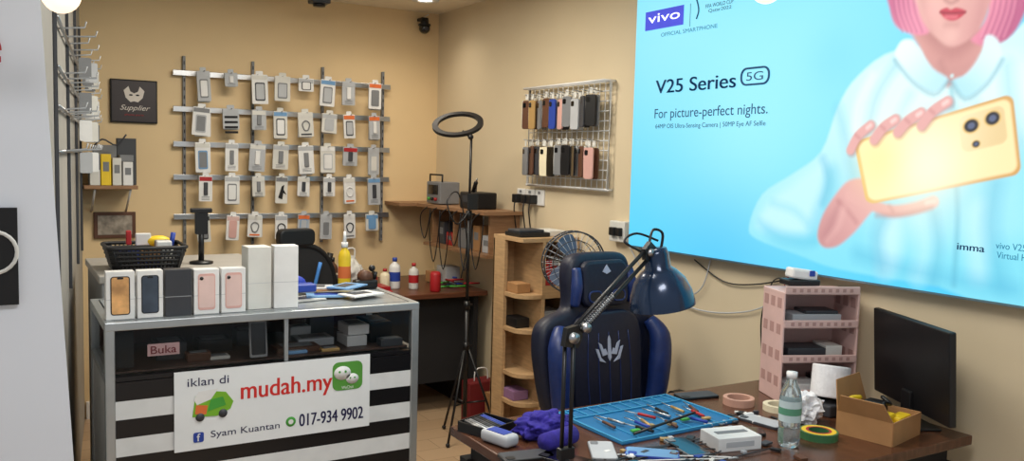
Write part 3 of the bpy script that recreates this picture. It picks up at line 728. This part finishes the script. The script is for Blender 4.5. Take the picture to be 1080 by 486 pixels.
b.box((.2,.0,.15),(.07,.1,.035),GREY,.002);b.box((.11,.06,.11),(.14,.04,.22),GREY,.003);b.box((.21,.06,.13),(.1,.05,.26),DGREY,.003);b.tube([(.03,-.02,.2),(.08,-.04,.25),(.15,-.03,.22),(.2,-.04,.28)],.005,DGREY,6,sm=4)
b.done()
b=B('wall_photo_frame',(.56,5.43,1.12))
b.box((0,-.012,0),(.22,.022,.15),BROWN,.003);b.box((0,-.024,0),(.18,.004,.11),mat('frame_photo_print',(150,140,128),.4,var=.5,scale=25));b.done()
b=B('wall_hook_strip')
def lw(y): return .085+(y-2.42)*(.307/3.01)
for z in (1.95,1.80,1.68,1.54):
    b.cyl((lw(3.0)+.012,3.0,z),(lw(5.2)+.012,5.2,z),.006,CHROME,seg=8)
    for k in range(9):
        y=3.3+k*.23;L=.08+.03*(k%2)
        b.tube([(lw(y),y,z),(lw(y)+L,y,z+.01),(lw(y)+L+.005,y,z+.03)],.003,LGREY,6)
        if k>3 : b.rrect((0,-.05),.05,.09,.006,-.003,.003,random.choice([LGREY,OFFW,GREY,WHITE]),T(lw(y)+L*.7,y,z)@FRONT)
for y in (3.0,3.8,4.6,5.2): b.box((lw(y)+.006,y,1.6),(.01,.02,1.2),DGREY)
b.done()

# ------------------------------------------------------------ work table
b=B('work_table')
tw=mat('table_top_wood',(84,52,36),.25,var=.3,scale=4,stretch=(14,2,2))
b.box((1.845,1.88,.735),(1.39,.78,.03),tw,.004)
b.box((1.845,1.88,.69),(1.30,.68,.06),BLACKM)
for x in (1.2,2.49):
    for y in (1.53,2.23): b.box((x,y,.33),(.05,.05,.66),BLACKM,.004)
b.box((1.845,2.22,.5),(1.25,.015,.35),BLACKM)
b.done()
b=B('repair_mat',(1.735,2.065,.75),2)
b.box((0,0,.003),(.47,.33,.006),MATB,.002)
for x in (-.23,.23): b.box((x,0,.008),(.008,.33,.006),MATL)
for y in (-.16,.16,.085): b.box((0,y,.008),(.46,.006,.006),MATL)
for k in range(10): b.box((-.205+k*.045,.122,.008),(.004,.07,.006),MATL)
for k in range(4): b.box((-.16+.105*k,-.07,.0075),(.004,.16,.004),MATL)
b.done()
b=B('precision_tools',(1.75,2.05,.761))
for k in range(13):
    x=-.19+.03*k;y=random.uniform(-.09,.05);a=random.uniform(60,115);c,s_=math.cos(math.radians(a)),math.sin(math.radians(a));L=.06
    mm=[BROWN,CHROME,BLACK,BLUE,GOLD,RED][k%6]
    b.cyl((x-c*L,y-s_*L,.005),(x,y,.006),.005,mm,seg=8);b.cyl((x,y,.006),(x+c*L*.8,y+s_*L*.8,.006),.002,CHROME,seg=6)
for k in range(5): b.box((-.15+.07*k,-.1+.02*(k%2),.004),(.03,.015,.006),random.choice([GREEN,DGREY,GOLD]),.001)
b.cyl((-.18,-.13,.006),(.10,-.08,.02),.004,BLACK)
b.done()
b=B('water_bottle',(1.945,1.68,.75))
b.lathe([(0,.004),(.025,0),(.031,.008),(.031,.05),(.029,.055),(.031,.06),(.031,.09),(.029,.095),(.031,.1),(.031,.14),(.026,.165),(.014,.188),(.0125,.2)],mat('pet_plastic',(225,238,240),.08,trans=.85),seg=24)
b.cyl((0,0,.198),(0,0,.216),.0155,WHITE);b.lathe([(.0318,.075),(.0318,.135)],mat('bottle_label',(196,214,216),.4),seg=24);b.lathe([(.0322,.095),(.0322,.115)],mat('label_green',(90,150,120),.4),seg=24)
b.done()
b=B('small_white_box',(1.79,1.755,.75),-12);b.box((0,0,.02),(.14,.10,.04),WHITE,.002);b.box((0,0,.041),(.1,.02,.001),GREY);b.box((0,-.0505,.02),(.09,.001,.015),LGREY);b.done()
b=B('tape_roll',(2.085,1.69,.75));b.lathe([(.03,0),(.056,0),(.056,.022),(.03,.022),(.03,0)],mat('tape_green',(60,110,70),.4),seg=28,smooth=False);b.lathe([(.03,.0225),(.05,.0225)],YEL,seg=28);b.lathe([(.03,.023),(.037,.023)],RED,seg=28);b.done()
b=B('masking_tape_roll',(2.13,2.06,.75));b.lathe([(.038,0),(.052,0),(.052,.024),(.038,.024),(.038,0)],mat('masking_tape',(196,152,134),.6),seg=28,smooth=False);b.done()
b=B('masking_tape_roll',(2.2,1.95,.75));b.lathe([(.034,0),(.05,0),(.05,.02),(.034,.02),(.034,0)],CREAM,seg=28,smooth=False);b.done()
b=B('tissue_roll',(2.335,1.86,.80))
TI=mat('tissue_paper',(232,232,236),.9,bump=.2,scale=60)
b.M=RZ(30)@RY(12)
b.lathe([(.02,.0),(.058,.0),(.06,.004),(.06,.1),(.058,.104),(.02,.104),(.02,0)],TI,seg=30,smooth=False);b.lathe([(.0195,0),(.0195,.104)],CARD,seg=20)
b.prism([(.058,-.02),(.062,-.02),(.075,-.05),(.07,-.052)],0,.1,TI)
b.M=Matrix.Identity(4)
b.box((0,0,-.03),(.12,.11,.04),DGREY,.006)
b.done()
b=B('crumpled_tissue',(2.17,1.82,.75))
bm=bmesh.new();bmesh.ops.create_icosphere(bm,subdivisions=4,radius=1)
for v in bm.verts:
    n_=noise.noise(v.co*3)*.5+noise.noise(v.co*7)*.25
    v.co=v.co*(1+n_);v.co=Vector((v.co.x*.055,v.co.y*.05,max(0,v.co.z*.05+.04)))
b.addbm(bm,TI,T(0,0,0));b.done()
b=B('cardboard_tray',(2.285,1.635,.75),12)
w,d,h=.19,.17,.07
b.box((0,0,.003),(w,d,.005),CARD)
for x,aa in ((-w/2,-1),(w/2,1)): b.box((x,0,h/2),(.004,d,h),CARD)
b.prism([(-d/2,0),(d/2,0),(d/2-.02,.06),(-d/2+.02,.06)],-.0015,.0015,CARD,T(-w/2,0,h)@RY(-25)@RZ(90)@RX(90))
b.box((0,d/2,h/2),(w,.004,h),CARD);b.box((0,-d/2,h/2),(w,.004,h),CARD)
b.prism([(-w/2,0),(w/2,0),(w/2-.02,.09),(-w/2+.02,.09)],-.0015,.0015,CARD,T(0,d/2,h)@RX(90-12))
b.box((-.02,.0,.05),(.05,.1,.05),YEL,.006);b.box((.04,.03,.05),(.05,.06,.08),BLACK,.006);b.box((.03,-.05,.04),(.08,.04,.05),YEL,.006);b.tube([(-.06,-.05,.05),(-.02,-.02,.1),(.03,-.02,.09),(.06,.02,.1)],.006,BLACK,6,sm=4);b.tube([(-.06,.05,.06),(-.05,.07,.1),(0,.06,.1)],.007,YEL,6,sm=4)
b.done()
b=B('flat_monitor',(2.475,1.65,.75),65.2)
b.box((0,.0,.004),(.16,.1,.008),BLACK,.003);b.box((0,.02,.06),(.05,.02,.1),BLACK,.004)
b.box((0,0,.195),(.43,.022,.285),BLACK,.005,M=RX(-4));b.box((0,-.0125,.2),(.405,.002,.255),BLACKG,M=RX(-4));b.box((0,-.0125,.062),(.04,.002,.006),GREY,M=RX(-4))
b.done()
b=B('pink_organiser_rack',(2.425,2.03,.75),-22)
w,d=.27,.16
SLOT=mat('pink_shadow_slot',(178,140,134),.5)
for x in (-w/2,w/2):
    b.box((x,0,.19),(.008,d,.38),PINK,.003)
    for q in range(4): 
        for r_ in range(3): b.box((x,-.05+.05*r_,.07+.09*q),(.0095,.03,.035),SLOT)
for z in (.02,.14,.26,.375):
    b.box((0,0,z),(w,d,.007),PINK,.002);b.box((0,-d/2,z+.012),(w,.006,.026),PINK,.002)
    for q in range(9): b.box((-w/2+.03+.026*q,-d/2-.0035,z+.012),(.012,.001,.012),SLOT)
b.box((0,d/2,.19),(w,.005,.38),PINK)
b.box((-.04,-.01,.045),(.13,.11,.03),WHITE,.003);b.box((.06,0,.05),(.08,.1,.05),BLACK,.004);b.box((-.03,0,.165),(.14,.1,.035),DGREY,.004);b.box((.07,0,.17),(.06,.1,.04),OFFW,.003);b.box((0,0,.285),(.18,.1,.03),LGREY,.003);b.box((.02,0,.305),(.12,.09,.012),DGREY,.003)
b.done()
b=B('adapter_on_rack',(2.41,2.07,1.141),-20)
b.box((0,0,.01),(.12,.07,.02),BLACK,.004);b.box((-.0,0,.038),(.10,.055,.036),WHITE,.008,M=RY(8));b.box((.03,-.03,.043),(.02,.006,.02),BLUE,.002)
b.done()
b=B('wall_cables',(2.6,0,0))
for P,m_ in [([(-.1,2.1,1.16),(-.02,2.25,1.13),(-.012,2.45,1.08),(-.012,2.62,1.07),(-.012,2.8,1.14)],BLACK),([(-.1,2.12,1.16),(-.02,2.3,1.05),(-.015,2.5,.96),(-.015,2.8,.93),(-.012,3.1,1.02),(-.012,3.25,1.15)],LGREY),
   ([(-.1,2.2,1.15),(-.02,2.32,1.02),(-.015,2.36,.9),(-.015,2.34,.76)],RED),([(-.012,2.7,1.16),(-.014,2.75,1.02),(-.02,2.9,.95),(-.012,3.1,.93),(-.012,3.3,1.0)],LGREY),([(-.1,2.22,1.14),(-.02,2.35,1.1),(-.015,2.4,.95),(-.015,2.38,.76)],BLACK)]:
    b.tube(P,.003,m_,6,sm=6)
b.done()
b=B('wall_power_strip',(2.6,3.32,1.22));b.box((-.02,0,0),(.04,.12,.1),OFFW,.005);b.box((-.045,.02,0),(.03,.04,.04),BLACK,.004);b.box((-.045,-.03,0),(.03,.03,.04),BLACK,.004);b.done()

b=B('bunched_cloth',(1.35,2.065,.75))
bm=bmesh.new();bmesh.ops.create_icosphere(bm,subdivisions=5,radius=1)
for v in bm.verts:
    n_=noise.noise(v.co*2.2)*.35+noise.noise(v.co*5)*.18+noise.noise(v.co*11)*.08
    v.co=v.co*(1+n_);v.co=Vector((v.co.x*.082,v.co.y*.055,max(0,v.co.z*.042+.03)))
b.addbm(bm,PURPLE,None,True);b.done()
b=B('cloth_roll',(1.33,1.955,.75));b.M=RZ(15)
b.cyl((-.06,0,.028),(.06,0,.028),.026,PURPLE);b.cyl((.06,0,.028),(.064,0,.028),.016,WHITE);b.done()
b=B('pen_tray',(1.225,2.18,.75),20)
b.box((0,0,.004),(.12,.12,.008),BLACK,.002)
for x in (-.06,.06): b.box((x,0,.015),(.004,.12,.03),BLACK)
for y in (-.06,.06): b.box((0,y,.015),(.12,.004,.03),BLACK)
for k in range(9): b.cyl((-.045+.011*k,-.05,.015),(-.04+.01*k,.05,.028),.004,random.choice([BLACK,BLUE,WHITE,GREY,DGREY,CHROME]),seg=8)
b.done()
def phone(name,x,y,rz,m_,face,z=.75,w=.072,h=.148,t_=.009):
    b=B(name,(x,y,z),rz);b.rrect((0,0),w,h,.012,0,t_,m_,None,.002);b.rrect((0,0),w*.92,h*.95,.01,t_,t_+.0004,face);b.rrect((-w*.25,h*.36),w*.3,h*.16,.005,t_,t_+.002,m_);return b.done()
phone('mobile_phone',1.29,1.86,25,BLACK,BLACKG);phone('mobile_phone',1.42,1.87,-30,GREY,LGREY);phone('mobile_phone',1.53,1.79,50,BLUE,SKYB)
phone('mobile_phone',1.655,1.79,-10,GREY,BLACKG);phone('mobile_phone',1.38,1.74,80,BLACK,BLACKG);phone('mobile_phone',2.06,2.19,80,BLACK,DGREY);phone('mobile_phone',2.04,1.87,10,DGREY,LGREY);phone('mobile_phone',1.90,1.83,60,BLACK,BLACKG);phone('mobile_phone',1.21,1.93,80,BLACK,DGREY)
b=B('loose_repair_parts',(1.5,1.9,.75))
for k in range(70):
    x,y=random.uniform(-.28,.40),random.uniform(-.34,-.03)
    if k%3==0: x,y=random.uniform(.35,.62),random.uniform(-.02,.12)-.05
    b.box((0,0,.006),(random.uniform(.012,.04),random.uniform(.008,.025),random.uniform(.004,.012)),random.choice([WHITE,BLACK,GREY,DGREY,BLUE,BLACK,GOLD,LGREY,OFFW,BROWN,CHROME]),.001,M=T(x,y,0)@RZ(random.uniform(0,180)))
for k in range(6): b.tube([(random.uniform(-.2,.4),random.uniform(-.25,-.05),.006) for q in range(4)],.0022,random.choice([WHITE,BLACK,DGREY]),6,sm=5)
b.done()
b=B('tissue_pack',(1.20,2.06,.75),15);b.box((0,0,.02),(.055,.11,.035),LGREY,.012,seg=3);b.box((0,0,.038),(.035,.07,.002),BLUE);b.done()

# ------------------------------------------------------------ desk lamp
b=B('desk_lamp',(1.21,1.745,.75))
BL=BLACK
b.lathe([(0,0),(.05,0),(.05,.012),(.018,.02),(.012,.03),(0,.03)],BL);b.cyl((0,0,.02),(0,0,.07),.010,BL)
def arm(p0,p1,off=(0,0,0)):
    b.cyl(Vector(p0)+Vector(off),Vector(p1)+Vector(off),.0055,BL,seg=10)
o1=Vector((.010,-.004,0))
arm((0,0,.06),(.0,.0,.345),-o1);arm((0,0,.06),(0,0,.365),o1)
b.box((0,0,.07),(.045,.02,.03),BL,.003)
el=Vector((.005,.0,.365));tp=Vector((.318,.09,.558))
dv=(tp-el).normalized();up=Vector((-.45,0,.8)).normalized();up=(up-dv*up.dot(dv)).normalized()
b.prism([(-.028,-.02),(.02,-.03),(.035,.0),(.02,.03),(-.02,.025)],-.008,.008,BL,T(*el)@RZ(10)@RX(90))
b.cyl(el+Vector((0,-.02,0)),el+Vector((0,.02,0)),.014,CHROME)
arm(el,tp,up*.013);arm(el,tp,-up*.013)
for sgn in (-1,1):
    side=dv.cross(up)*.012*sgn
    P=[];n=110
    for i in range(n):
        t_=i/(n-1);c=el+dv*(.03+.15*t_)+side;a=t_*2*PI*18;P.append(c+(up*math.cos(a)+dv.cross(up)*math.sin(a))*.006)
    b.tube(P,.0014,CHROME,5)
b.cyl(el+dv*.045+Vector((0,-.014,0)),el+dv*.045+Vector((0,-.03,0)),.012,CHROME)
b.prism([(-.02,-.02),(.02,-.02),(.03,.01),(0,.03),(-.025,.01)],-.007,.007,BL,T(*tp)@RZ(15)@RX(90));b.cyl(tp+Vector((0,-.016,0)),tp+Vector((0,.016,0)),.011,CHROME)
ax=Vector((.18,-.03,-1)).normalized()
q=(-ax).to_track_quat('Z','Y').to_matrix().to_4x4()
ML=T(*(tp+Vector((.03,.005,.0))+ax*.155))@q
prof=[(.092,0),(.0915,.012),(.086,.04),(.072,.075),(.05,.10),(.036,.11),(.034,.15),(.03,.165),(.0,.168)]
b.lathe(prof,LAMPB,ML,36);b.lathe([(.09,0.0005),(.084,.04),(.07,.073),(.045,.098),(0,.1)],mat('lamp_inner_white',(206,206,200),.4),ML,36)
b.lathe([(0,.02),(.02,.025),(.028,.045),(.018,.075),(.012,.1)],mat('bulb_glass',(236,234,226),.2),ML,18)
b.tube([tp+Vector((-.0,0,.02)),tp+Vector((.02,.01,.06)),tp+Vector((.055,.01,.05)),tp+Vector((.05,.01,.0))],.004,BL,6,sm=5)
b.tube([tp+Vector((-.02,.0,.0)),tp+Vector((-.07,.02,.03)),tp+Vector((-.02,.03,.05)),tp+Vector((.04,.01,.03))],.0035,BL,6,sm=5)
b.done()

# ------------------------------------------------------------ gaming chair
b=B('gaming_chair',(2.19,2.62,0),4)
for k in range(5):
    a=2*PI*k/5+.3;c,s_=math.cos(a),math.sin(a)
    b.tube([(0,0,.13),(.14*c,.14*s_,.12),(.28*c,.28*s_,.075)],[.03,.024,.018],BLACK)
    b.cyl((.28*c-.02*s_,.28*s_+.02*c,.03),(.28*c+.02*s_,.28*s_-.02*c,.03),.03,BLACK)
b.cyl((0,0,.1),(0,0,.38),.028,BLACK);b.box((0,0,.39),(.22,.2,.04),BLACK,.006)
b.box((0,-.01,.455),(.36,.46,.09),NAVYD,.035,seg=4)
for sx in (-1,1): b.box((sx*.215,-.01,.475),(.10,.46,.11),NAVY,.04,seg=4)
MB=T(0,.2,.44)@RX(-6)@FRONT@Matrix.Diagonal((1.08,.97,1,1))
half=[(.0,.0),(.17,.0),(.235,.04),(.275,.13),(.295,.25),(.305,.36),(.295,.45),(.255,.495),(.175,.525),(.158,.57),(.16,.66),(.15,.725),(.115,.757),(.05,.765),(0,.765)]
def sil(sc=1.0): 
    R_=crom([Vector(p) for p in half],4,False);pts=[(p[0]*sc,p[1]) for p in R_];return pts+[(-x,y) for x,y in pts[-2:0:-1]]
b.prism(sil(),-.11,-.02,NAVYD,MB,.03,4,True)
for sx in (-1,1):
    P=[(sx*.165,.03,.0),(sx*.23,.1,.012),(sx*.25,.26,.03),(sx*.255,.38,.03),(sx*.225,.455,.0)]
    b.tube(P,[.025,.042,.048,.044,.026],NAVY,12,sm=5,M=MB)
    b.tube([(sx*.145,.54,-.012),(sx*.138,.62,-.002),(sx*.13,.70,-.012)],[.018,.024,.018],NAVY,12,sm=5,M=MB)
P=crom([Vector(p) for p in [(-.15,.04),(-.175,.25),(-.175,.42),(-.12,.50),(0,.51),(.12,.50),(.175,.42),(.175,.25),(.15,.04),(0,.02)]],4,True)
b.prism([tuple(p) for p in P],-.03,.012,NAVYD,MB,.016,3,True)
b.rrect((0,.63),.23,.20,.04,-.03,.012,NAVYD,MB,.015)
for sx in (-1,1): b.rrect((sx*.06,.575),.055,.04,.016,.008,.016,BLACK,MB);b.tube([(x,y,.014) for x,y in rr((sx*.06,.575),.06,.045,.018)],.004,NAVY,6,cyc=True,M=MB)
for k in range(-2,3): b.tube([(k*.05,.06,.0135),(k*.055,.25,.0135),(k*.05,.42,.0125)],.0018,NAVY,5,sm=3,M=MB)
SIL=mat('silver_thread',(170,178,200),.4)
LG=MB@T(0,-.02,0)
for pts in ([(-.055,.40),(-.035,.34),(-.01,.345),(-.02,.37),(-.03,.365),(-.04,.39)],[(.055,.40),(.035,.34),(.01,.345),(.02,.37),(.03,.365),(.04,.39)],[(-.008,.33),(0,.315),(.008,.33),(.006,.41),(0,.425),(-.006,.41)],[(-.07,.375),(-.05,.32),(-.02,.31),(-.045,.335),(-.055,.37)],[(.07,.375),(.05,.32),(.02,.31),(.045,.335),(.055,.37)]):
    b.prism(pts,.012,.017,SIL,LG)
b.prism([(-.02,.68),(0,.71),(.02,.68),(0,.67)],.012,.016,SIL,MB)
for sx in (-1,1):
    b.tube([(sx*.22,.02,.40),(sx*.29,.02,.43),(sx*.29,.0,.54)],.02,BLACK,10);b.box((sx*.29,.02,.57),(.08,.22,.035),BLACK,.014,seg=3);b.box((sx*.29,0,.51),(.035,.06,.1),BLACK,.006)
    b.cyl((sx*.19,.2,.42),(sx*.27,.2,.44),.03,BLACK)
b.done()

# ------------------------------------------------------------ lamps & lighting
FIX=mat('lit_diffuser',(255,248,232),.5,emit=3.0)
def panel(name,x,y,w,d,e,col=(1,.93,.82)):
    b=B(name,(x,y,HZ));b.box((0,0,-.015),(w+.04,d+.04,.03),WHITE,.004);b.box((0,0,-.032),(w,d,.004),FIX);o=b.done()
    l=bpy.data.lights.new(name+'_lamp','AREA');l.shape='RECTANGLE';l.size=w;l.size_y=d;l.energy=e;l.color=col
    lo=bpy.data.objects.new(name+'_lamp',l);SC.collection.objects.link(lo);lo.parent=o;lo.location=(0,0,-.05)
panel('ceiling_light',1.35,3.8,.9,.5,29,(1,.91,.77))
panel('ceiling_light.001',1.2,2.2,.9,.5,19,(1,.95,.87))
panel('ceiling_light.002',.6,.6,.9,.5,21,(.98,.98,1))
def downlight(name,x,y,e):
    b=B(name,(x,y,HZ));b.lathe([(.05,0),(.085,0),(.085,-.012),(.05,-.015)],WHITE);b.lathe([(0,-.006),(.05,-.006)],mat('downlight_lit',(255,250,240),.5,emit=8));o=b.done()
    l=bpy.data.lights.new(name+'_lamp','SPOT');l.energy=e;l.spot_size=2.4;l.spot_blend=1;l.color=(1,.9,.75);l.shadow_soft_size=.06
    lo=bpy.data.objects.new(name+'_lamp',l);SC.collection.objects.link(lo);lo.parent=o;lo.location=(0,0,-.03)
downlight('ceiling_downlight',2.28,4.96,8)
downlight('ceiling_downlight.001',2.02,4.97,6)
def pendant(name,x,y,z,r):
    b=B(name,(x,y,z));b.sph((0,0,0),r,mat('globe_glow',(255,220,190),.3,emit=1.4),seg=20);b.lathe([(.0,r+.03),(.012,r+.025),(.016,r),(.018,r*.8)],GOLD);b.cyl((0,0,r+.02),(0,0,HZ-z),.002,BLACK);b.done()
pendant('pendant_lamp',.106,1.9,1.845,.036)
pendant('pendant_lamp.001',1.43,1.36,1.935,.034)
w=bpy.data.worlds.new('world');SC.world=w;w.use_nodes=True
bg=w.node_tree.nodes['Background'];bg.inputs['Color'].default_value=(.90,.95,1,1);bg.inputs['Strength'].default_value=.44
